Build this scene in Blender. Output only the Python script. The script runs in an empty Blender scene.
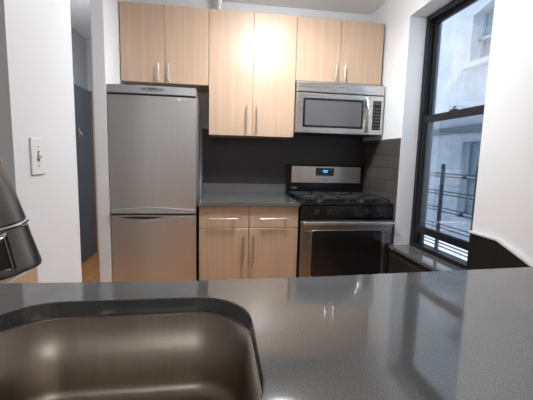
import bpy, bmesh, math
from mathutils import Vector, Matrix
S = bpy.context.scene
COL = S.collection
PI = math.pi

# ------------------------------------------------------------------ materials
def new_mat(name):
    m = bpy.data.materials.new(name); m.use_nodes = True
    nt = m.node_tree; b = nt.nodes['Principled BSDF']
    return m, nt, b
def plain(name, col, rough=.5, metal=0, spec=.5, emit=None, estr=0, coat=0, bump=0, bscale=200):
    m, nt, b = new_mat(name)
    b.inputs['Base Color'].default_value = (*col, 1)
    b.inputs['Roughness'].default_value = rough
    b.inputs['Metallic'].default_value = metal
    b.inputs['Specular IOR Level'].default_value = spec
    b.inputs['Coat Weight'].default_value = coat
    b.inputs['Coat Roughness'].default_value = .08
    if emit:
        b.inputs['Emission Color'].default_value = (*emit, 1)
        b.inputs['Emission Strength'].default_value = estr
    n = nt.nodes.new('ShaderNodeTexNoise'); n.inputs['Scale'].default_value = bscale
    tc = nt.nodes.new('ShaderNodeTexCoord'); nt.links.new(tc.outputs['Object'], n.inputs['Vector'])
    if bump:
        bp = nt.nodes.new('ShaderNodeBump'); bp.inputs['Strength'].default_value = bump
        bp.inputs['Distance'].default_value = .002
        nt.links.new(n.outputs['Fac'], bp.inputs['Height']); nt.links.new(bp.outputs['Normal'], b.inputs['Normal'])
    return m
def ramp(nt, fac, stops):
    r = nt.nodes.new('ShaderNodeValToRGB')
    while len(r.color_ramp.elements) < len(stops): r.color_ramp.elements.new(.5)
    for e, (p, c) in zip(r.color_ramp.elements, stops): e.position = p; e.color = (*c, 1)
    nt.links.new(fac, r.inputs['Fac']); return r.outputs['Color']
def mapping(nt, scale, src='Object', rot=(0,0,0)):
    tc = nt.nodes.new('ShaderNodeTexCoord'); mp = nt.nodes.new('ShaderNodeMapping')
    mp.inputs['Scale'].default_value = scale; mp.inputs['Rotation'].default_value = rot
    nt.links.new(tc.outputs[src], mp.inputs['Vector']); return mp.outputs['Vector']
def wood_mat(name, a, b_, c, scale, rough=.34, coat=0):
    m, nt, b = new_mat(name)
    n = nt.nodes.new('ShaderNodeTexNoise'); n.inputs['Scale'].default_value = 1; n.inputs['Detail'].default_value = 5
    n.inputs['Roughness'].default_value = .65
    nt.links.new(mapping(nt, scale), n.inputs['Vector'])
    nt.links.new(ramp(nt, n.outputs['Fac'], [(.3, a), (.5, b_), (.7, c)]), b.inputs['Base Color'])
    b.inputs['Roughness'].default_value = rough
    b.inputs['Coat Weight'].default_value = coat; b.inputs['Coat Roughness'].default_value = .2
    return m
def brushed(name, col, rough, scale, amp=.12, metal=1):
    m, nt, b = new_mat(name)
    n = nt.nodes.new('ShaderNodeTexNoise'); n.inputs['Scale'].default_value = 1; n.inputs['Detail'].default_value = 3
    nt.links.new(mapping(nt, scale), n.inputs['Vector'])
    mr = nt.nodes.new('ShaderNodeMapRange')
    mr.inputs['To Min'].default_value = rough - amp*.5; mr.inputs['To Max'].default_value = rough + amp*.5
    nt.links.new(n.outputs['Fac'], mr.inputs['Value']); nt.links.new(mr.outputs['Result'], b.inputs['Roughness'])
    lo = tuple(x*.9 for x in col)
    nt.links.new(ramp(nt, n.outputs['Fac'], [(.3, lo), (.7, col)]), b.inputs['Base Color'])
    b.inputs['Metallic'].default_value = metal
    return m
def speckle(name, base, lite, rough, scale=380, spec=.5, dark=None):
    m, nt, b = new_mat(name)
    n = nt.nodes.new('ShaderNodeTexNoise'); n.inputs['Scale'].default_value = scale; n.inputs['Detail'].default_value = 2
    nt.links.new(mapping(nt, (1,1,1)), n.inputs['Vector'])
    nt.links.new(ramp(nt, n.outputs['Fac'], [(.35, dark or base), (.58, base), (.72, lite)]), b.inputs['Base Color'])
    b.inputs['Roughness'].default_value = rough; b.inputs['Specular IOR Level'].default_value = spec
    return m
def tile_mat(name, c1, c2, grout, bw, bh, axis, rough=.35, off=(0,0,0), mort=.0022, spec=.5):
    m, nt, b = new_mat(name); b.inputs['Specular IOR Level'].default_value = spec
    tc = nt.nodes.new('ShaderNodeTexCoord'); sp = nt.nodes.new('ShaderNodeSeparateXYZ'); cb = nt.nodes.new('ShaderNodeCombineXYZ')
    nt.links.new(tc.outputs['Object'], sp.inputs['Vector'])
    nt.links.new(sp.outputs['XYZ'.index(axis)], cb.inputs['X']); nt.links.new(sp.outputs['Z'], cb.inputs['Y'])
    mp = nt.nodes.new('ShaderNodeMapping'); mp.inputs['Location'].default_value = off
    nt.links.new(cb.outputs['Vector'], mp.inputs['Vector'])
    br = nt.nodes.new('ShaderNodeTexBrick'); br.inputs['Scale'].default_value = 1
    br.inputs['Brick Width'].default_value = bw; br.inputs['Row Height'].default_value = bh
    br.inputs['Mortar Size'].default_value = mort; br.inputs['Color1'].default_value = (*c1,1)
    br.inputs['Color2'].default_value = (*c2,1); br.inputs['Mortar'].default_value = (*grout,1)
    nt.links.new(mp.outputs['Vector'], br.inputs['Vector']); nt.links.new(br.outputs['Color'], b.inputs['Base Color'])
    b.inputs['Roughness'].default_value = rough
    bp = nt.nodes.new('ShaderNodeBump'); bp.inputs['Strength'].default_value = .3; bp.inputs['Distance'].default_value = .002; bp.invert = True
    nt.links.new(br.outputs['Fac'], bp.inputs['Height']); nt.links.new(bp.outputs['Normal'], b.inputs['Normal'])
    return m
def glass_mat(name, tint, fac=.08, rough=.02):
    m = bpy.data.materials.new(name); m.use_nodes = True; nt = m.node_tree; nt.nodes.clear()
    o = nt.nodes.new('ShaderNodeOutputMaterial'); mx = nt.nodes.new('ShaderNodeMixShader')
    t = nt.nodes.new('ShaderNodeBsdfTransparent'); g = nt.nodes.new('ShaderNodeBsdfGlossy')
    t.inputs['Color'].default_value = (*tint,1); g.inputs['Roughness'].default_value = rough
    fr = nt.nodes.new('ShaderNodeLayerWeight'); fr.inputs['Blend'].default_value = .25
    mr = nt.nodes.new('ShaderNodeMapRange'); mr.inputs['To Min'].default_value = fac*.5; mr.inputs['To Max'].default_value = fac*5
    nt.links.new(fr.outputs['Fresnel'], mr.inputs['Value']); nt.links.new(mr.outputs['Result'], mx.inputs['Fac'])
    nt.links.new(t.outputs[0], mx.inputs[1]); nt.links.new(g.outputs[0], mx.inputs[2]); nt.links.new(mx.outputs[0], o.inputs['Surface'])
    return m

M = {}
M['wall'] = plain('white_paint', (.74,.765,.785), .55, bump=.08, bscale=60)
M['ceiling'] = plain('ceiling_paint', (.86,.87,.88), .8, bump=.05, bscale=60)
M['hallwall'] = plain('hall_paint', (.50,.51,.53), .6, bump=.05, bscale=60)
M['reveal'] = M['wall']
M['floor'] = None
M['maple'] = wood_mat('maple_laminate', (.43,.305,.212), (.475,.34,.24), (.515,.375,.27), (60,60,1.3), .33)
M['maple_h'] = wood_mat('maple_drawer', (.43,.305,.212), (.475,.34,.24), (.515,.375,.27), (60,60,1.3), .33)
M['carcass'] = plain('cabinet_carcass', (.16,.13,.11), .6)
M['steel_fridge'] = brushed('fridge_steel', (.60,.595,.585), .38, (300,300,2))
M['steel'] = brushed('brushed_steel', (.62,.61,.60), .28, (2,300,300))
M['steel_dark'] = brushed('oven_steel', (.27,.27,.28), .3, (2,300,300))
M['steel_sink'] = brushed('sink_steel', (.38,.335,.28), .40, (60,60,6), .1)
M['steel_handle'] = plain('handle_steel', (.62,.60,.57), .28, 1)
M['faucet'] = brushed('faucet_steel', (.20,.19,.18), .25, (40,40,8), .08)
M['chrome'] = plain('chrome', (.75,.74,.72), .12, 1)
M['silver'] = plain('silver_plastic', (.45,.45,.46), .32, .6)
M['grey_side'] = plain('fridge_side_paint', (.20,.20,.21), .45)
M['black'] = plain('black_plastic', (.012,.012,.013), .35)
M['black_gloss'] = plain('black_enamel', (.007,.007,.008), .14, spec=.35)
M['black_glass'] = plain('oven_glass', (.012,.012,.013), .1, spec=.3)
M['iron'] = plain('cast_iron', (.02,.02,.02), .55, bump=.3)
M['mw_glass'] = plain('microwave_glass', (.10,.10,.108), .16)
M['keys'] = plain('key_print', (.14,.14,.15), .5)
M['lcd'] = plain('blue_display', (.0,.02,.08), .3, emit=(.03,.25,1), estr=2.5)
M['lcd_off'] = plain('dim_display', (.05,.06,.06), .3)
M['quartz'] = speckle('grey_quartz', (.105,.108,.108), (.17,.172,.17), .05, 420, .75, (.08,.082,.082))
M['quartz_pen'] = M['quartz']
M['tile_shaded'] = tile_mat('charcoal_tile_shaded', (.030,.029,.032), (.034,.032,.034), (.022,.022,.023), .6, .3, 'X', .4)  # same charcoal tile as beside the range, under-cabinet shade put into the colour
M['tile_lit'] = tile_mat('charcoal_tile_lit', (.062,.056,.052), (.10,.091,.084), (.03,.028,.027), .30, .102, 'Y', .4, (0.05,.03,0), .004)  # lighter copy of the charcoal tile, lamp light put into the colour
M['tile_ledge'] = tile_mat('black_tile', (.014,.014,.015), (.017,.017,.018), (.07,.07,.07), .30, .30, 'Y', .6, (-.177,.1,0), .0022, .15)
M['black_tile'] = plain('black_wall_tile', (.012,.012,.013), .3, spec=.3)
M['grout'] = plain('grey_grout', (.12,.12,.12), .8)
M['trim'] = plain('white_edge_trim', (.62,.62,.63), .3)
M['frame'] = plain('bronze_frame', (.010,.010,.012), .4, spec=.35)
M['track'] = plain('grey_track', (.16,.18,.21), .45)
M['glass'] = glass_mat('window_glass', (.93,.97,1), .06)
M['glass_low'] = glass_mat('window_glass_hazy', (.74,.80,.86), .10, .05)
M['guard'] = plain('guard_paint', (.15,.175,.21), .5)
M['plate'] = plain('switch_plastic', (.80,.80,.80), .35)
M['screw'] = plain('screw_dark', (.15,.15,.15), .4, .5)
M['doorblue'] = plain('blue_grey_door', (.13,.16,.205), .45, bump=.05, bscale=40)
M['brass'] = plain('aged_brass', (.42,.36,.24), .3, 1)
M['doortrim'] = plain('brown_casing', (.35,.16,.08), .5)
_ = plain('lamp_diffuser', (.9,.9,.9), .5, emit=(1,.97,.93), estr=70)
M['pipe'] = plain('pipe_paint', (.75,.75,.75), .4)

def floor_mat():
    m, nt, b = new_mat('oak_floor')
    br = nt.nodes.new('ShaderNodeTexBrick'); br.inputs['Scale'].default_value = 1
    br.inputs['Brick Width'].default_value = .9; br.inputs['Row Height'].default_value = .07
    br.inputs['Mortar Size'].default_value = .0012
    br.inputs['Color1'].default_value = (.46,.20,.07,1); br.inputs['Color2'].default_value = (.55,.29,.12,1); br.inputs['Mortar'].default_value = (.16,.07,.03,1)
    nt.links.new(mapping(nt, (1,1,1), rot=(0,0,PI/2)), br.inputs['Vector'])
    nt.links.new(br.outputs['Color'], b.inputs['Base Color']); b.inputs['Roughness'].default_value = .3
    return m
M['floor'] = floor_mat()
def outside_mat():
    m, nt, b = new_mat('painted_rough_masonry')
    n = nt.nodes.new('ShaderNodeTexNoise'); n.inputs['Scale'].default_value = 2.2; n.inputs['Detail'].default_value = 8; n.inputs['Roughness'].default_value = .7
    nt.links.new(mapping(nt, (1,1,1)), n.inputs['Vector'])
    nt.links.new(ramp(nt, n.outputs['Fac'], [(.3,(.44,.49,.56)), (.5,(.58,.62,.68)), (.68,(.74,.77,.82))]), b.inputs['Base Color'])
    b.inputs['Roughness'].default_value = .85
    v = nt.nodes.new('ShaderNodeTexNoise'); v.inputs['Scale'].default_value = 7; v.inputs['Detail'].default_value = 6
    nt.links.new(mapping(nt, (1,1,1)), v.inputs['Vector'])
    bp = nt.nodes.new('ShaderNodeBump'); bp.inputs['Strength'].default_value = .7; bp.inputs['Distance'].default_value = .05
    nt.links.new(v.outputs['Fac'], bp.inputs['Height']); nt.links.new(bp.outputs['Normal'], b.inputs['Normal'])
    return m
M['outside'] = outside_mat()
M['outside_glass'] = plain('far_window_glass', (.30,.37,.42), .2)
M['outside_frame'] = plain('far_window_frame', (.50,.56,.62), .6)
M['outside_dark'] = plain('far_ledge_paint', (.16,.20,.23), .7)

# ------------------------------------------------------------------ geometry helpers
class MB:
    def __init__(s): s.bm = bmesh.new()
    def _merge(s, b2):
        me = bpy.data.meshes.new('t'); b2.to_mesh(me); b2.free(); s.bm.from_mesh(me); bpy.data.meshes.remove(me)
    def box(s, x0, x1, y0, y1, z0, z1, bev=0, seg=2):
        b = bmesh.new(); bmesh.ops.create_cube(b, size=1)
        bmesh.ops.scale(b, vec=(abs(x1-x0), abs(y1-y0), abs(z1-z0)), verts=b.verts)
        bmesh.ops.translate(b, vec=((x0+x1)/2, (y0+y1)/2, (z0+z1)/2), verts=b.verts)
        if bev: bmesh.ops.bevel(b, geom=b.edges[:], offset=bev, segments=seg, profile=.5, affect='EDGES')
        s._merge(b); return s
    def tube(s, pts, r, n=14, cap=True):
        b = bmesh.new(); pts = [Vector(p) for p in pts]; rs = r if isinstance(r, (list, tuple)) else [r]*len(pts)
        rings = []; u = None
        for i, p in enumerate(pts):
            t = (pts[min(i+1, len(pts)-1)] - pts[max(i-1, 0)]).normalized()
            if u is None: u = t.orthogonal().normalized()
            else: u = (u - t*u.dot(t)).normalized()
            v = t.cross(u)
            rings.append([b.verts.new(p + (u*math.cos(2*PI*k/n) + v*math.sin(2*PI*k/n))*rs[i]) for k in range(n)])
        for a, c in zip(rings, rings[1:]):
            for k in range(n): b.faces.new((a[k], a[(k+1)%n], c[(k+1)%n], c[k]))
        if cap: b.faces.new(rings[0][::-1]); b.faces.new(rings[-1])
        bmesh.ops.recalc_face_normals(b, faces=b.faces[:])
        s._merge(b); return s
    def cyl(s, p0, p1, r, n=16): return s.tube([p0, p1], r, n)
    def prism(s, poly, axis, a, c, bev=0):
        # poly: 2D points in the plane perpendicular to axis (order x<y<z without axis)
        b = bmesh.new()
        def P(q, w): return (w, q[0], q[1]) if axis == 'X' else (q[0], w, q[1]) if axis == 'Y' else (q[0], q[1], w)
        A = [b.verts.new(P(q, a)) for q in poly]; B = [b.verts.new(P(q, c)) for q in poly]; n = len(poly)
        b.faces.new(A); b.faces.new(B[::-1])
        for k in range(n): b.faces.new((A[k], B[k], B[(k+1)%n], A[(k+1)%n]))
        bmesh.ops.recalc_face_normals(b, faces=b.faces[:])
        if bev: bmesh.ops.bevel(b, geom=b.edges[:], offset=bev, segments=2, profile=.5, affect='EDGES')
        s._merge(b); return s
    def build(s, name, mat, parent=None, smooth=False, label=None, kind=None, cat=None, group=None):
        vs = s.bm.verts
        if parent is not None:
            p = parent; off = Vector((0,0,0))
            while p is not None: off += p.location; p = p.parent
            org = off; loc = Vector((0,0,0))
        else:
            xs = [v.co.x for v in vs]; ys = [v.co.y for v in vs]; zs = [v.co.z for v in vs]
            org = Vector(((min(xs)+max(xs))/2, (min(ys)+max(ys))/2, min(zs))); loc = org
            if kind == 'structure': org = Vector((0,0,0)); loc = org
        bmesh.ops.translate(s.bm, vec=-org, verts=vs)
        me = bpy.data.meshes.new(name); s.bm.to_mesh(me); s.bm.free()
        if smooth:
            for f in me.polygons: f.use_smooth = True
        me.materials.append(mat)
        o = bpy.data.objects.new(name, me); COL.objects.link(o); o.location = loc
        if parent is not None: o.parent = parent
        if smooth:
            md = o.modifiers.new('es', 'EDGE_SPLIT'); md.split_angle = math.radians(40)
        tag(o, label, cat, group, kind)
        return o
def tag(o, label=None, cat=None, group=None, kind=None):
    if label: o['label'] = label
    if cat: o['category'] = cat
    if group: o['group'] = group
    if kind: o['kind'] = kind
    return o
def thing(name, loc, label=None, cat=None, group=None, kind=None):
    o = bpy.data.objects.new(name, None); o.empty_display_size = .1; COL.objects.link(o); o.location = loc
    return tag(o, label, cat, group, kind)
def struct(name, mb, mat, label=None): return mb.build(name, mat, kind='structure', label=label)
def text(name, body, size, loc, rot, mat, parent, depth=.0006):
    c = bpy.data.curves.new(name, 'FONT'); c.body = body; c.size = size; c.extrude = depth; c.align_x = 'CENTER'; c.align_y = 'CENTER'
    t = bpy.data.objects.new(name+'_c', c); COL.objects.link(t)
    dg = bpy.context.evaluated_depsgraph_get(); dg.update()
    me = bpy.data.meshes.new_from_object(t.evaluated_get(dg)); bpy.data.objects.remove(t)
    me.transform(Matrix.Translation(loc) @ rot.to_4x4())
    b = MB(); b.bm.from_mesh(me); bpy.data.meshes.remove(me)
    return b.build(name, mat, parent)
FRONT = Matrix.Rotation(PI/2, 3, 'X')
def rrect(x0, x1, y0, y1, r, n=8):
    pts = []
    for cx, cy, a0 in ((x1-r, y1-r, 0), (x0+r, y1-r, PI/2), (x0+r, y0+r, PI), (x1-r, y0+r, 3*PI/2)):
        for k in range(n+1):
            a = a0 + PI/2*k/n; pts.append((cx + r*math.cos(a), cy + r*math.sin(a)))
    return pts

# ------------------------------------------------------------------ the room
ZC = 2.6085; XR = .7715; ZK = .902
XH = -2.22; YE = 1.32; YN = -6.2
struct('floor', MB().box(XH-.15, 1.0, YN-.15, YE+.15, -.1, 0), M['floor'])
struct('ceiling', MB().box(XH-.15, 1.0, YN-.15, YE+.15, ZC, ZC+.1), M['ceiling'])
struct('wall_back', MB().box(-1.408, 1.0, 0, .12, 0, ZC), M['wall'])
struct('wall_partition', MB().box(-1.487, -1.408, -.70, YE, 0, ZC), M['wall'])
struct('wall_left', MB().box(-1.38, -1.27, -2.075, -1.60, 0, ZC), M['wall'])
struct('wall_hall', MB().box(XH-.12, XH, YN, YE, 0, ZC), M['hallwall'])
struct('wall_hall_end', MB().box(XH-.12, -1.487, YE, YE+.12, 0, ZC), M['hallwall'])
struct('wall_rear', MB().box(XH, 1.0, YN-.12, YN, 0, ZC), M['wall'])
WY0, WY1, WZ0, WZ1 = -.706, -1.53, .575, 2.33
w = MB().box(XR, 1.0, WY0, 0, 0, ZC).box(XR, 1.0, YN, WY1, 0, ZC).box(XR, 1.0, WY1, WY0, WZ1, ZC).box(XR, 1.0, WY1, WY0, 0, .55)
struct('wall_right', w, M['wall'])

# tiles
struct('trim_1', MB().box(-.79, XR-.008, -.008, 0, .88, 1.50), M['tile_shaded'], 'charcoal tiled splashback behind the worktop and range')
struct('trim_2', MB().box(XR-.008, XR, -.700, -.0085, 0, 1.4287), M['tile_lit'], 'charcoal brick-pattern tiles beside the range')
struct('trim_3', MB().box(-.794, -.790, -.011, 0, .905, 1.4287), M['trim'], 'thin pale edge trim of the splashback')
# black tiles on the wall past the window, with a sloping top and white capping
TB = [(-1.532, .30), (-1.532, .859), (-1.723, .859), (-2.30, .657), (-2.30, .30)]
struct('trim_4', MB().prism([(-1.532,.30),(-1.532,.859),(-1.722,.859),(-1.722,.30)], 'X', XR-.014, XR), M['black_tile'], 'black wall tile beside the window')
struct('trim_8', MB().prism([(-1.7245,.30),(-1.7245,.8585),(-2.30,.657),(-2.30,.30)], 'X', XR-.014, XR), M['black_tile'], 'black wall tile with sloping top')
struct('trim_9', MB().prism([(-1.722,.30),(-1.722,.858),(-1.7245,.858),(-1.7245,.30)], 'X', XR-.012, XR), M['grout'], 'grey grout line')
cap = MB()
cap.prism([(-1.528,.858),(-1.528,.870),(-1.7245,.870),(-2.30,.6685),(-2.30,.6565),(-1.723,.858)], 'X', XR-.022, XR, .002)
struct('trim_5', cap, M['trim'], 'white capping strip on the black tile panel')
# ledge under the window
led = MB().prism([(.725,-.705),(.93,-.708),(.93,-1.528),(XR-.016,-1.528),(XR-.016,-2.30),(.735,-2.30)], 'Z', .550, .575, .002)
struct('trim_6', led, M['quartz'], 'grey stone window ledge')
struct('trim_7', MB().box(.742, XR-.0005, -2.30, -.705, 0, .55), M['tile_ledge'], 'black tiled front under the window ledge')

# ------------------------------------------------------------------ window
W = thing('window_1', (.95, -1.118, .575), kind='structure')
f = MB()
X0, X1 = .905, .985
f.box(X0, X1, WY0-.038, WY0, WZ0, WZ1, .003).box(X0, X1, WY1, WY1+.038, WZ0, WZ1, .003)
f.box(X0, X1, WY1+.038, WY0-.038, WZ1-.035, WZ1, .003).box(X0, X1, WY1+.038, WY0-.038, WZ0, WZ0+.03, .003)
f.box(.925, .932, WY0-.046, WY0-.038, WZ0+.03, WZ1-.035).box(.925, .932, WY1+.038, WY1+.046, WZ0+.03, WZ1-.035)
f.build('window_frame', M['frame'], W)
def sash(nm, x0, x1, z0, z1, bot, top, side, gl, ysh=0):
    y0, y1 = WY1+.039, WY0-.039
    s = MB().box(x0, x1, y1-side, y1, z0, z1, .002).box(x0, x1, y0, y0+side, z0, z1, .002)
    s.box(x0-.004, x1, y0+side, y1-side, z0, z0+bot, .002).box(x0, x1, y0+side, y1-side, z1-top, z1, .002)
    o = s.build(nm, M['frame'], W)
    MB().box((x0+x1)/2-.002, (x0+x1)/2+.002, y0+side, y1-side, z0+bot, z1-top).build('pane', gl, o)
    return o
up = sash('upper_sash', .948, .970, 1.555, WZ1-.036, .040, .030, .022, M['glass'])
lo = sash('lower_sash', .915, .940, .698, 1.595, .052, .052, .026, M['glass_low'])
lk = MB().box(.918, .938, -1.10, -1.04, 1.5955, 1.606, .002).tube([(.928,-1.07,1.606),(.928,-1.07,1.616),(.918,-1.10,1.618)], .005, 8)
lk.build('sash_lock', M['frame'], lo, label='small dark sash lock')
MB().box(.972, .984, WY0-.075, WY0-.039, WZ0+.031, WZ1-.036).box(.972, .984, WY1+.039, WY1+.06, WZ0+.031, WZ1-.036).build('side_track', M['track'], W, label='grey blue side track')
# window guard just outside
g = thing('window_guard', (1.03, -1.06, .60), 'dark metal window guard with two posts and bars, the upper ones doubled to imitate glass reflections, outside the lower sash', 'window guard')
for y in (-.885, -1.238):
    MB().box(1.012, 1.030, y-.013, y+.013, .585, 1.235, .002).build('post', M['guard'], g)
for z in (1.142, 1.008, .880, .752):
    for dx, dz in ((1.034, 0), (1.060, .020)):  # offset second bar imitates the doubled reflection in the glass
        MB().cyl((dx, -.65, z+dz), (dx, -1.60, z+dz), .0038, 8).build('bar_or_reflection', M['guard'], g)
for z in (.665, .638, .612):
    MB().cyl((1.034, -.65, z), (1.034, -1.60, z), .0048, 8).build('bar_or_reflection', M['guard'], g)
for y in (-.655, -1.595):
    MB().box(1.0005, 1.064, y-.008, y+.008, .588, 1.16, .001).build('side_bracket', M['guard'], g)

# ------------------------------------------------------------------ building across the air shaft
N = 3.1
nb = thing('neighbouring_building', (N+.2, 1.0, -4), 'pale painted masonry building across the air shaft seen through the window', 'building')
wl = MB()
def nbwall(mb, holes, y0, y1, z0, z1):
    ys = sorted({y0, y1, *[h[0] for h in holes], *[h[1] for h in holes]}); zs = sorted({z0, z1, *[h[2] for h in holes], *[h[3] for h in holes]})
    for a, b in zip(ys, ys[1:]):
        for c, d in zip(zs, zs[1:]):
            if any(h[0] <= a and b <= h[1] and h[2] <= c and d <= h[3] for h in holes): continue
            mb.box(N, N+.3, a, b, c, d)
holes = [(.72, 1.64, 2.72, 3.50), (.72, 1.62, .40, 1.57)]
nbwall(wl, holes, -5, 8, -4, 7.5)
wl.build('wall', M['outside'], nb)
# arched head of the upper window
arch = [(.72,3.50)] + [(.72+.92*k/12, 3.42+.08*math.sin(PI*k/12)) for k in range(13)] + [(1.64,3.50)]
MB().prism(arch, 'X', N, N+.28).build('arch_head', M['outside'], nb)
wn = MB().box(N+.12, N+.17, .72, 1.64, 2.72, 2.77).box(N+.12, N+.17, .72, 1.64, 3.06, 3.095).box(N+.12, N+.17, .72, .78, 2.72, 3.5).box(N+.12, N+.17, 1.58, 1.64, 2.72, 3.5).build('window', M['outside_frame'], nb)
MB().box(N+.18, N+.20, .72, 1.64, 2.72, 3.50).build('pane', M['outside_glass'], wn)
MB().box(N-.09, N+.1, .66, 1.70, 2.645, 2.72, .005).build('window_sill', M['outside_frame'], nb)
wn2 = MB().box(N+.07, N+.11, .72, 1.62, .40, .46).box(N+.07, N+.11, .72, 1.62, 1.0, 1.04).box(N+.07, N+.11, 1.56, 1.62, .40, 1.57).build('window', M['outside_frame'], nb)
MB().box(N+.12, N+.14, .72, 1.62, .40, 1.57).build('pane', M['outside_glass'], wn2)
MB().box(N-.05, N, -1.0, 2.7, 1.70, 1.815, .004).build('ledge', M['outside_dark'], nb, label='dark horizontal ledge')

# ------------------------------------------------------------------ hall door
D = thing('door_1', (XH+.02, .95, 0), kind='structure')
MB().box(XH+.004, XH+.045, .50, 1.262, .012, 1.99, .002).build('door_leaf', M['doorblue'], D)
MB().box(XH+.001, XH+.05, 1.264, 1.312, 0, 2.0, .002).build('door_casing', M['doortrim'], D, label='brown casing')
kn = MB().box(XH+.045, XH+.052, .86, .90, 1.43, 1.53, .003).tube([(XH+.052,.865,1.50),(XH+.075,.865,1.46),(XH+.078,.88,1.445),(XH+.075,.895,1.46),(XH+.052,.895,1.50)], .004, 8)
kn.build('door_knocker', M['brass'], D, label='aged brass knocker')

# ------------------------------------------------------------------ light switch
sw = thing('light_switch', (-1.27, -1.94, 1.232), 'white toggle light switch on the white wall at left', 'light switch')
MB().box(-1.2699, -1.264, -1.9835, -1.8965, 1.170, 1.295, .002).build('switch_plate', M['plate'], sw)
tg = MB().prism([(-1.264,1.224),(-1.264,1.246),(-1.252,1.236),(-1.254,1.229)], 'Y', -1.9445, -1.9355).build('toggle', M['plate'], sw)
MB().box(-1.2641, -1.2632, -1.946, -1.934, 1.216, 1.252).build('toggle_slot', M['screw'], sw)
for z in (1.200, 1.266): MB().cyl((-1.2645,-1.94,z), (-1.2630,-1.94,z), .0028, 10).build('screw', M['screw'], sw)

# small wood panel beside the switch wall
MB().box(-1.2695, -1.262, -2.30, -1.995, 0, .86, .001).build('wood_end_panel', M['maple'], label='low maple end panel against the wall below the faucet head', cat='panel')

# ------------------------------------------------------------------ cabinets
def bar_handle(parent, p0, p1, y, r=.0055, back=None):
    p0 = Vector(p0); p1 = Vector(p1); d = (p1-p0).normalized()
    m = MB().cyl(p0, p1, r, 12)
    for q in (p0 + d*.018, p1 - d*.018): m.cyl((q.x, q.y, q.z), (q.x, y, q.z), r*.8, 8)
    return m.build('handle', M['steel_handle'], parent, smooth=True)
def upper(name, x0, x1, z0, z1, split, handles, label):
    t = thing(name, ((x0+x1)/2, -.16, z0), label, 'cabinet')
    MB().box(x0+.0015, x1-.0015, -.3145, -.0001 if z0 > 1.5 else -.0081, z0, z1).build('body', M['maple'], t)
    for (a, b), hx, (hz0, hz1) in zip(((x0+.001, split-.0015), (split+.0015, x1-.001)), handles[:2], (handles[2],)*2):
        d = MB().box(a, b, -.335, -.316, z0-.001, z1-.001, .0012, 1).build('door', M['maple'], t)
        bar_handle(d, (hx, -.366, hz0), (hx, -.366, hz1), -.3345)
    return t
upper('upper_cabinet', -1.401, -.7245, 1.8212, 2.4088, -1.0645, (-1.112, -1.034, (1.834, 1.966)), 'short two-door maple wall cabinet above the refrigerator')
upper('upper_cabinet', -.7225, -.0085, 1.4287, 2.4088, -.3635, (-.416, -.330, (1.442, 1.668)), 'tall two-door maple wall cabinet in the middle above the worktop')
upper('upper_cabinet', -.0065, .752, 1.8965, 2.4088, .3735, (.333, .412, (1.908, 2.036)), 'short two-door maple wall cabinet above the microwave')

bc = thing('base_cabinet', (-.395, -.3, 0), 'maple base cabinet with two drawers over two doors beside the range', 'cabinet')
MB().box(-.789, -.004, -.589, -.010, .10, .869).build('body', M['carcass'], bc)
MB().box(-.789, -.004, -.54, -.52, 0, .10).build('toe_kick', M['black'], bc)
for a, b, h0, h1, hv in ((-.787, -.4045, -.712, -.496, -.446), (-.4005, -.008, -.314, -.098, -.368)):
    d = MB().box(a, b, -.610, -.590, .700, .866, .0015, 1).build('drawer', M['maple_h'], bc)
    bar_handle(d, (h0, -.645, .776), (h1, -.645, .776), -.6095)
    d = MB().box(a, b, -.610, -.590, .11, .695, .0015, 1).build('door', M['maple'], bc)
    bar_handle(d, (hv, -.645, .425), (hv, -.645, .640), -.6095)
wt = MB().box(-.7955, -.001, -.635, -.009, .870, ZK, .002).box(-.7895, -.0015, -.029, -.009, ZK-.001, 1.003, .0015)
wt.build('worktop', M['quartz'], label='dark grey stone worktop with upstand between the refrigerator and range', cat='worktop')

# ------------------------------------------------------------------ refrigerator
fr = thing('refrigerator', (-1.10, -.38, 0), 'tall stainless steel refrigerator with bottom freezer at the left of the kitchen', 'refrigerator')
FX0, FX1 = -1.402, -.806
MB().box(FX0+.002, FX1-.002, -.636, -.05, .03, 1.715, .006).build('body', M['grey_side'], fr)
for x in (-1.35, -.85):
    for y in (-.60, -.10): MB().cyl((x, y, 0), (x, y, .032), .018).build('foot', M['black'], fr)
def bowed(x0, x1, z0, z1, yb, yf, bow, n=10):   # slab whose front bulges toward the room
    pts = [(x0, yb)] + [(x0+(x1-x0)*k/n, yf - bow*math.sin(PI*k/n)**.6 if 0 < k < n else yf) for k in range(n+1)] + [(x1, yb)]
    return MB().prism(pts, 'Z', z0, z1)
ud = bowed(FX0, FX1, .829, 1.655, -.638, -.694, .010).build('upper_door', M['steel_fridge'], fr, True)
ld = bowed(FX0, FX1, .10, .815, -.638, -.694, .010).build('lower_door', M['steel_fridge'], fr, True)
MB().box(FX0+.02, FX1-.02, -.66, -.6365, .03, .095, .003).build('kick_plate', M['black'], fr)
MB().box(FX0+.004, FX1-.004, -.672, -.637, .8155, .8285).build('door_gasket', M['black'], fr)
MB().box(FX0+.004, FX1-.004, -.672, -.637, 1.6555, 1.669).build('door_gasket', M['black'], fr)
cp = bowed(FX0, FX1, 1.670, 1.724, -.55, -.690, .013).build('control_cap', M['silver'], fr, True)
n = 20
lens = [(-1.10+.085*math.cos(2*PI*k/n), 1.700+.014*math.sin(2*PI*k/n)) for k in range(n)]
MB().prism(lens, 'Y', -.7055, -.700).build('control_panel', plain('cap_inset', (.22,.22,.22), .3), cp)
MB().box(-1.125, -1.075, -.7065, -.7052, 1.698, 1.707).build('display', M['lcd_off'], cp)
for k in (-.055, .055): MB().cyl((-1.10+k, -.7065, 1.700), (-1.10+k, -.705, 1.700), .004, 8).build('button', M['black'], cp)
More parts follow.
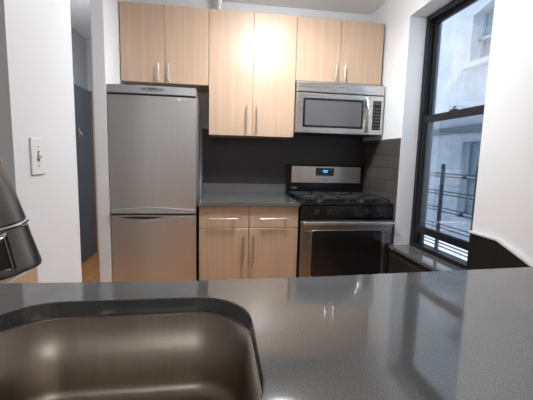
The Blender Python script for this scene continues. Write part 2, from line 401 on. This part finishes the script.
# recessed lens handles
def lenspoly(x0, x1, z, up, dn, n=16):
    t = [(x0+(x1-x0)*k/n, z+up*math.sin(PI*k/n)) for k in range(n+1)]
    b = [(x0+(x1-x0)*k/n, z-dn*math.sin(PI*k/n)) for k in range(n-1, 0, -1)]
    return t + b
xs = [(FX0+.006+(FX1-FX0-.012)*k/20) for k in range(21)]
MB().prism([(x, .853+.022*math.sin(PI*k/20)) for k, x in enumerate(xs)] + [(xs[-1], .8295), (xs[0], .8295)], 'Y', -.716, -.690, .003).build('handle', M['silver'], ud)
low = MB().prism([(x, .8145) for x in xs] + [(x, .811-.042*math.sin(PI*k/20)) for k, x in reversed(list(enumerate(xs)))], 'Y', -.716, -.690, .002).build('handle', M['silver'], ld)
MB().prism(lenspoly(FX0+.05, -1.02, .806, .003, .016), 'Y', -.7175, -.7155).build('handle_recess', M['black'], ld)
# maker's badge
MB().cyl((-.918, -.7075, 1.640), (-.918, -.698, 1.640), .0115, 20).build('badge', plain('badge_white', (.75,.75,.75), .3), ud)
text('badge_lettering', 'LG', .022, Vector((-.886, -.7055, 1.640)), FRONT, plain('badge_letter', (.62,.62,.62), .3), ud, .004)

# ------------------------------------------------------------------ gas range
rg = thing('gas_range', (.38, -.35, 0), 'black and stainless steel gas range under the microwave', 'range')
RX0, RX1 = .003, .761
MB().box(RX0, RX1, -.640, -.035, .02, .885, .002).build('body', M['black_gloss'], rg)
ct = MB().box(RX0-.0005, RX1+.0005, -.672, -.075, .886, .908, .006).build('cooktop', M['black_gloss'], rg)
# grates: two halves
for gx in (.025, .390):
    g = MB(); a, b = gx, gx+.345; y0, y1 = -.640, -.120; z = .944
    for y in (y0, (y0+y1)/2, y1): g.box(a, b, y-.006, y+.006, z-.012, z, .002)
    for x in (a, b): g.box(x-.006, x+.006, y0, y1, z-.012, z, .002)
    for yc in (y0*.75+y1*.25, y0*.25+y1*.75):
        xc = (a+b)/2
        for k in range(4):
            an = PI/4 + k*PI/2
            g.tube([(xc+.035*math.cos(an), yc+.035*math.sin(an), z-.004), (xc+.16*math.cos(an), yc+.115*math.sin(an), z-.006)], .006, 6)
            an = k*PI/2
            g.tube([(xc+.035*math.cos(an), yc+.035*math.sin(an), z-.004), (xc+.17*math.cos(an), yc+.128*math.sin(an), z-.006)], .006, 6)
    for x in (a, b):
        for y in (y0, (y0+y1)/2, y1): g.box(x-.008, x+.008, y-.008, y+.008, .908, z-.008)
    g.build('grate', M['iron'], rg)
for x in (.1975, .5625):
    for y in (-.51, -.25):
        MB().tube([(x,y,.908),(x,y,.918),(x,y,.920),(x,y,.930)], [.048,.044,.034,.032], 20).build('burner', M['iron'], rg, True)
# backguard
bg = MB().box(RX0-.004, RX1+.002, -.072, -.0305, .886, 1.190, .006).build('backguard', M['black_gloss'], rg)
pn = MB().box(.044, .728, -.0755, -.0715, 1.024, 1.180, .0015).build('control_panel', brushed('panel_steel', (.66,.63,.60), .3, (2,300,300)), bg)
MB().box(.278, .456, -.0785, -.0752, 1.092, 1.166, .002).build('display_bezel', plain('bezel_grey', (.05,.05,.055), .3), pn)
MB().box(.350, .394, -.0795, -.0783, 1.124, 1.146).build('display', M['lcd'], pn, label='blue lit clock display')
for r in range(2):
    for c_ in range(6):
        if r == 1 and c_ in (2, 3): continue
        MB().box(.290+c_*.027, .306+c_*.027, -.0791, -.0784, 1.098+r*.045, 1.104+r*.045).build('key', M['keys'], pn)
MB().box(.345, .395, -.0762, -.0753, 1.050, 1.055).build('brand_mark', M['screw'], pn)
ov = [(.072+.033*math.cos(2*PI*k/24), .974+.012*math.sin(2*PI*k/24)) for k in range(24)]
MB().prism(ov, 'Y', -.0745, -.0715).build('badge', M['chrome'], bg, label='small oval chrome badge')
# control fascia and knobs
fa = MB().prism([(-.640,.775),(-.672,.775),(-.682,.80),(-.676,.885),(-.640,.885)], 'X', RX0, RX1).build('control_fascia', M['black_gloss'], rg)
for x in (.124, .225, .535, .640):
    k = MB().tube([(x,-.679,.836),(x,-.690,.836),(x,-.691,.836),(x,-.710,.836)], [.024,.023,.019,.017], 20)
    k.box(x-.004, x+.004, -.716, -.708, .818, .854, .001)
    k.build('knob', M['black'], fa, True)
# oven door
dr = MB().box(RX0+.001, RX1-.001, -.684, -.6405, .205, .770, .004).build('oven_door', M['steel_dark'], rg)
wp = rrect(.090, .668, .315, .688, .025)
MB().prism(wp, 'Y', -.6865, -.6838).build('oven_window', M['black_glass'], dr)
ring = MB()
rr = rrect(.082, .690, .300, .692, .03)
ring.tube([(x, -.6865, z) for x, z in rr] + [(rr[0][0], -.6865, rr[0][1])], .0022, 6, False)
ring.build('window_trim', M['steel'], dr)
hb = MB().box(RX0+.002, RX1-.002, -.738, -.722, .742, .768, .006, 3)
for x in (.03, .73): hb.box(x-.012, x+.012, -.7225, -.683, .745, .765, .002)
hb.build('handle', M['steel'], dr)
MB().box(RX0+.001, RX1-.001, -.680, -.6405, .045, .198, .004).build('storage_drawer', M['steel_dark'], rg)
for x in (.05, .71):
    for y in (-.60, -.09): MB().cyl((x,y,0), (x,y,.022), .016).build('foot', M['black'], rg)

# ------------------------------------------------------------------ microwave
mw = thing('microwave', (.373, -.2, 1.47), 'stainless steel over-the-range microwave under the right wall cabinet', 'microwave')
MX0, MX1, MZ0, MZ1 = -.0045, .756, 1.466, 1.8955
MB().box(MX0+.002, MX1-.002, -.372, -.0095, MZ0+.003, MZ1, .002).build('body', M['carcass'], mw)
vp = MB().box(MX0, MX1, -.405, -.3725, 1.800, 1.8785, .004).build('vent_panel', M['steel'], mw)
MB().box(.352, .392, -.4062, -.4048, 1.846, 1.851).build('brand_mark', M['screw'], vp)
MB().box(MX0+.004, MX1-.004, -.392, -.3725, 1.792, 1.7995).build('vent_slot', M['black'], mw)
md = MB().box(MX0, .628, -.407, -.3725, MZ0, 1.7915, .004).build('door', M['steel'], mw)
MB().prism(rrect(.048, .575, 1.512, 1.752, .012), 'Y', -.4088, -.4065).build('door_window', M['black_glass'], md)
MB().prism(rrect(.066, .557, 1.530, 1.734, .008), 'Y', -.4096, -.4086).build('window_mesh', M['mw_glass'], md, label='grey perforated window screen')
pts = [(.604, -.408-.042*math.sin(PI*k/14)**.7 if 0 < k < 14 else -.408, 1.492+.282*k/14) for k in range(15)]
MB().tube(pts, .016, 14).build('handle', M['chrome'], md, True)
cpn = MB().box(.631, MX1, -.407, -.3725, MZ0, 1.7915, .004).build('control_panel', M['steel'], mw)
MB().box(.660, .733, -.4085, -.4065, 1.508, 1.752, .003).build('keypad', M['black_gloss'], cpn)
for r in range(7):
    for c_ in range(3): MB().box(.6685+c_*.021, .6795+c_*.021, -.4092, -.4084, 1.520+r*.027, 1.530+r*.027).build('key', M['keys'], cpn)
MB().box(.667, .726, -.4092, -.4084, 1.718, 1.744).build('display', M['lcd_off'], cpn)
MB().box(MX0+.03, MX1-.03, -.36, -.05, MZ0-.004, MZ0+.0029).build('grease_filter', M['black'], mw)

# pipe above the cabinets
pp = MB().cyl((-.64, -.15, 2.4095), (-.64, -.15, ZC-.0005), .022, 16).tube([(-.64,-.15,2.555),(-.64,-.15,2.575)], .032, 16)
pp.build('riser_pipe', M['pipe'], smooth=True, label='white painted pipe rising from cabinet tops to the ceiling', cat='pipe')

# ------------------------------------------------------------------ peninsula
PZ0, PZ1 = .876, .914
def loop_with_hole():
    b = bmesh.new()
    out = [(-1.75,-3.06),(XR-.001,-3.06),(XR-.001,-2.255),(.30,-2.285),(-.35,-2.318),(-.70,-2.325),(-1.25,-2.305),(-1.75,-2.290)]
    hole = rrect(-1.115, -.581, -2.87, -2.438, .125, 12)
    def ring(pts, z):
        vs = [b.verts.new((x, y, z)) for x, y in pts]
        return vs, [b.edges.new((vs[i], vs[(i+1)%len(vs)])) for i in range(len(vs))]
    o1, eo = ring(out, PZ1); h1, eh = ring(hole, PZ1)
    bmesh.ops.triangle_fill(b, edges=eo+eh, use_beauty=True)
    top = b.faces[:]
    r = bmesh.ops.duplicate(b, geom=top)
    vm = r['vert_map']
    lower = [g for g in r['geom'] if isinstance(g, bmesh.types.BMVert)]
    for v in lower: v.co.z = PZ0
    for loop in (o1, h1):
        for i in range(len(loop)):
            a, c = loop[i], loop[(i+1)%len(loop)]
            b.faces.new((a, c, vm[c], vm[a]))
    bmesh.ops.recalc_face_normals(b, faces=b.faces[:])
    return b
m = MB(); m.bm.free(); m.bm = loop_with_hole()
pt = m.build('peninsula_countertop', M['quartz_pen'], label='large grey stone countertop in the foreground around the sink', cat='countertop')
bv = pt.modifiers.new('bev', 'BEVEL'); bv.width = .003; bv.segments = 2; bv.limit_method = 'ANGLE'; bv.angle_limit = math.radians(60)
pc = thing('peninsula_cabinet', (-.3, -2.7, 0), 'maple peninsula base cabinet carrying the foreground countertop', 'cabinet')
MB().box(-1.70, .735, -2.375, -2.355, .02, PZ0-.001).build('front_panel', M['maple'], pc)
MB().box(-1.70, .735, -2.97, -2.95, .02, PZ0-.001).build('rear_panel', M['maple'], pc)
for x in (-1.70, -.45, .715): MB().box(x, x+.02, -2.9495, -2.3755, .02, PZ0-.001).build('side_panel', M['maple'], pc)
MB().box(-1.68, .715, -2.9495, -2.3755, 0, .0195).build('bottom_panel', M['carcass'], pc)

# sink
def bowl():
    b = bmesh.new()
    prof = [(-.022, PZ0-.0022), (.004, PZ0-.0015), (.007, PZ0-.0045)]    # (inset outward negative, z)
    levels = [(.022, PZ0-.001), (.002, PZ0-.001), (-.001, PZ0-.004), (-.010, .715)]
    for k in range(1, 9):
        a = PI/2*k/8; levels.append((-.010-.032*(1-math.cos(a)), .715-.032*math.sin(a)))
    rings = []
    for off, z in levels:
        r = max(.02, .125+off)
        rings.append([b.verts.new((x, y, z)) for x, y in rrect(-1.115-off, -.581+off, -2.87-off, -2.438+off, r, 12)])
    # drain hole ring
    for a, c in zip(rings, rings[1:]):
        n = len(a)
        for k in range(n): b.faces.new((a[k], a[(k+1)%n], c[(k+1)%n], c[k]))
    cx, cy = -.85, -2.66; n = len(rings[-1])
    prev = rings[-1]
    for t, zz in ((.5, .6815), (.15, .680)):
        cur = []
        for v in rings[-1]:
            cur.append(b.verts.new((cx+(v.co.x-cx)*t, cy+(v.co.y-cy)*t, zz)))
        for k in range(n): b.faces.new((prev[k], prev[(k+1)%n], cur[(k+1)%n], cur[k]))
        prev = cur
    b.faces.new(prev)
    bmesh.ops.recalc_face_normals(b, faces=b.faces[:])
    return b
sk = thing('sink', (-.85, -2.654, .68), 'undermount stainless steel sink bowl set in the foreground countertop', 'sink')
m = MB(); m.bm.free(); m.bm = bowl()
bo = m.build('bowl', M['steel_sink'], sk, True)
sd = bo.modifiers.new('sol', 'SOLIDIFY'); sd.thickness = .0012; sd.offset = 1
MB().tube([(-.85,-2.66,.6815),(-.85,-2.66,.684),(-.85,-2.66,.6845)], [.045,.044,.03], 24).build('drain', M['chrome'], sk, True)

# ------------------------------------------------------------------ faucet
fc = thing('pull_down_faucet', (-1.02, -2.985, PZ1), 'dark brushed steel pull-down faucet head over the sink at left', 'faucet')
bot = Vector((-.8450, -2.900, 1.139)); rn = Vector((-.8500, -2.900, 1.179)); top = Vector((-.8640, -2.904, 1.247))
ax = (bot-top).normalized()
def along(p, q, t): return p.lerp(q, t)
hp = [rn+ax*.0015, along(rn,bot,.3), along(rn,bot,.65), along(rn,bot,.92), bot]
m = MB().tube(hp, [.0262,.0275,.0298,.0315,.0308], 32)
hd = m.build('spray_head', M['faucet'], fc, True)
MB().tube([rn-ax*.0018, rn-ax*.0008, rn+ax*.0008, rn+ax*.0018], [.0262,.0278,.0278,.0262], 32).build('ring', M['chrome'], hd, True)
MB().tube([bot, bot+ax*.002], [.0275,.0268], 32).build('nozzle', M['black'], hd, True)
m = MB().tube([top-ax*.03, top, along(top,rn,.35), along(top,rn,.7), rn-ax*.0018], [.0165,.0195,.0225,.0250,.0262], 32)
m.build('spray_body', M['faucet'], fc, True)
# rocker button on the front of the head (towards the user)
fw = Vector((.45,-.89,0)); side = ax.cross(fw).normalized(); nrm = side.cross(ax).normalized()
if nrm.y > 0: nrm = -nrm
bc0 = along(rn, bot, .52) + nrm*.0265 + side*0
def obox(c, u, v, w_, a, b_, d):
    mm = MB(); b = bmesh.new(); bmesh.ops.create_cube(b, size=1)
    for vt in b.verts: vt.co = c + u*(vt.co.x*a) + v*(vt.co.y*b_) + w_*(vt.co.z*d)
    bmesh.ops.bevel(b, geom=b.edges[:], offset=.002, segments=2, profile=.5, affect='EDGES')
    bmesh.ops.recalc_face_normals(b, faces=b.faces[:]); mm._merge(b); return mm
obox(bc0-nrm*.001, side, ax, nrm, .025, .031, .010).build('button_bezel', M['chrome'], hd)
obox(bc0+nrm*.0005, side, ax, nrm, .020, .026, .010).build('button', M['black'], hd)
obox(along(rn, top, .12)+nrm*.0235, side, ax, nrm, .012, .005, .006).build('mark', M['black'], fc)
neck = []
p1 = top-ax*.03; bx = Vector((-1.02, -2.985, 0))
for k in range(17):
    t = k/16; a = PI*t
    c_ = p1.lerp(Vector((bx.x, bx.y, p1.z)), (1-math.cos(a))/2); neck.append(Vector((c_.x, c_.y, p1.z+.10*math.sin(a)+.0)))
neck += [Vector((bx.x, bx.y, z)) for z in (1.2, 1.1, .96)]
neck[0] = p1
MB().tube(neck, [.0165]+[.015]*(len(neck)-1), 20).build('neck', M['faucet'], fc, True)
MB().tube([(bx.x,bx.y,PZ1),(bx.x,bx.y,PZ1+.008),(bx.x,bx.y,PZ1+.012),(bx.x,bx.y,PZ1+.06),(bx.x,bx.y,PZ1+.075)], [.030,.030,.024,.022,.016], 24).build('base', M['faucet'], fc, True)
MB().tube([(bx.x,bx.y,.955),(bx.x-.05,bx.y,.965),(bx.x-.10,bx.y,.985)], [.009,.008,.006], 12).build('lever', M['faucet'], fc, True)

# ------------------------------------------------------------------ lamps
def ceiling_lamp(x, y, power, estr, label, col=(.97,.985,1), r=.16):
    t = thing('ceiling_light', (x, y, ZC-.25), label, 'ceiling light')
    MB().tube([(x,y,ZC-.0005),(x,y,ZC-.025)], [r*.7, r*.7], 32).tube([(x,y,ZC-.025),(x,y,ZC-.16)], [.02,.02], 12).build('base', M['plate'], t, True)
    n = 8; pr = [(r*.9, .16), (r, .18)] + [(max(.004, r*math.cos(PI/2*k/n)), .18+.07*math.sin(PI/2*k/n)) for k in range(1, n+1)]
    MB().tube([(x,y,ZC-d) for _, d in pr], [q for q, _ in pr], 32).build('diffuser', plain('lamp_diffuser', (.9,.9,.9), .5, emit=(.98,.985,1), estr=estr), t, True)
    l = bpy.data.lights.new('lamp', 'AREA'); l.shape = 'DISK'; l.size = r*1.9; l.energy = power; l.color = col
    o = bpy.data.objects.new('lamp_light', l); COL.objects.link(o); o.location = (x, y, ZC-.2535)
    return t
ceiling_lamp(-.20, -1.12, 17, 68, 'round white ceiling light over the kitchen floor')
ceiling_lamp(-.70, -4.9, 11, 14, 'unseen round white ceiling light added as fill in the room behind the peninsula')  # unseen lamp, added as fill light from behind the camera
ceiling_lamp(-1.85, -.4, 8, 40, 'unseen small round white light added to brighten the hallway', r=.11)  # unseen lamp, added to lift the dim hall

w = bpy.data.worlds.new('sky'); S.world = w; w.use_nodes = True
bgd = w.node_tree.nodes['Background']; bgd.inputs['Color'].default_value = (.84,.91,1,1); bgd.inputs['Strength'].default_value = 2.0

# ------------------------------------------------------------------ camera
cam = bpy.data.cameras.new('camera'); cam.sensor_fit = 'HORIZONTAL'; cam.sensor_width = 36; cam.lens = 340.617/533*36
cam.clip_start = .02
co = bpy.data.objects.new('camera', cam); COL.objects.link(co)
fwd = Vector((.14410008, .9820326, -.12184882)); rt = Vector((.98953988, -.1421562, .02454476)); upv = Vector((-.00678219, .12411117, .99224514))
mt = Matrix((rt, upv, -fwd)).transposed().to_4x4(); mt.translation = Vector((-.652516, -3.228647, 1.246076))
co.matrix_world = mt
S.camera = co
S.view_settings.view_transform = 'Standard'; S.view_settings.look = 'None'; S.view_settings.gamma = 1; S.view_settings.exposure = 0
S.view_settings.use_curve_mapping = False
S.cycles.max_bounces = 10; S.cycles.diffuse_bounces = 5; S.cycles.transparent_max_bounces = 12
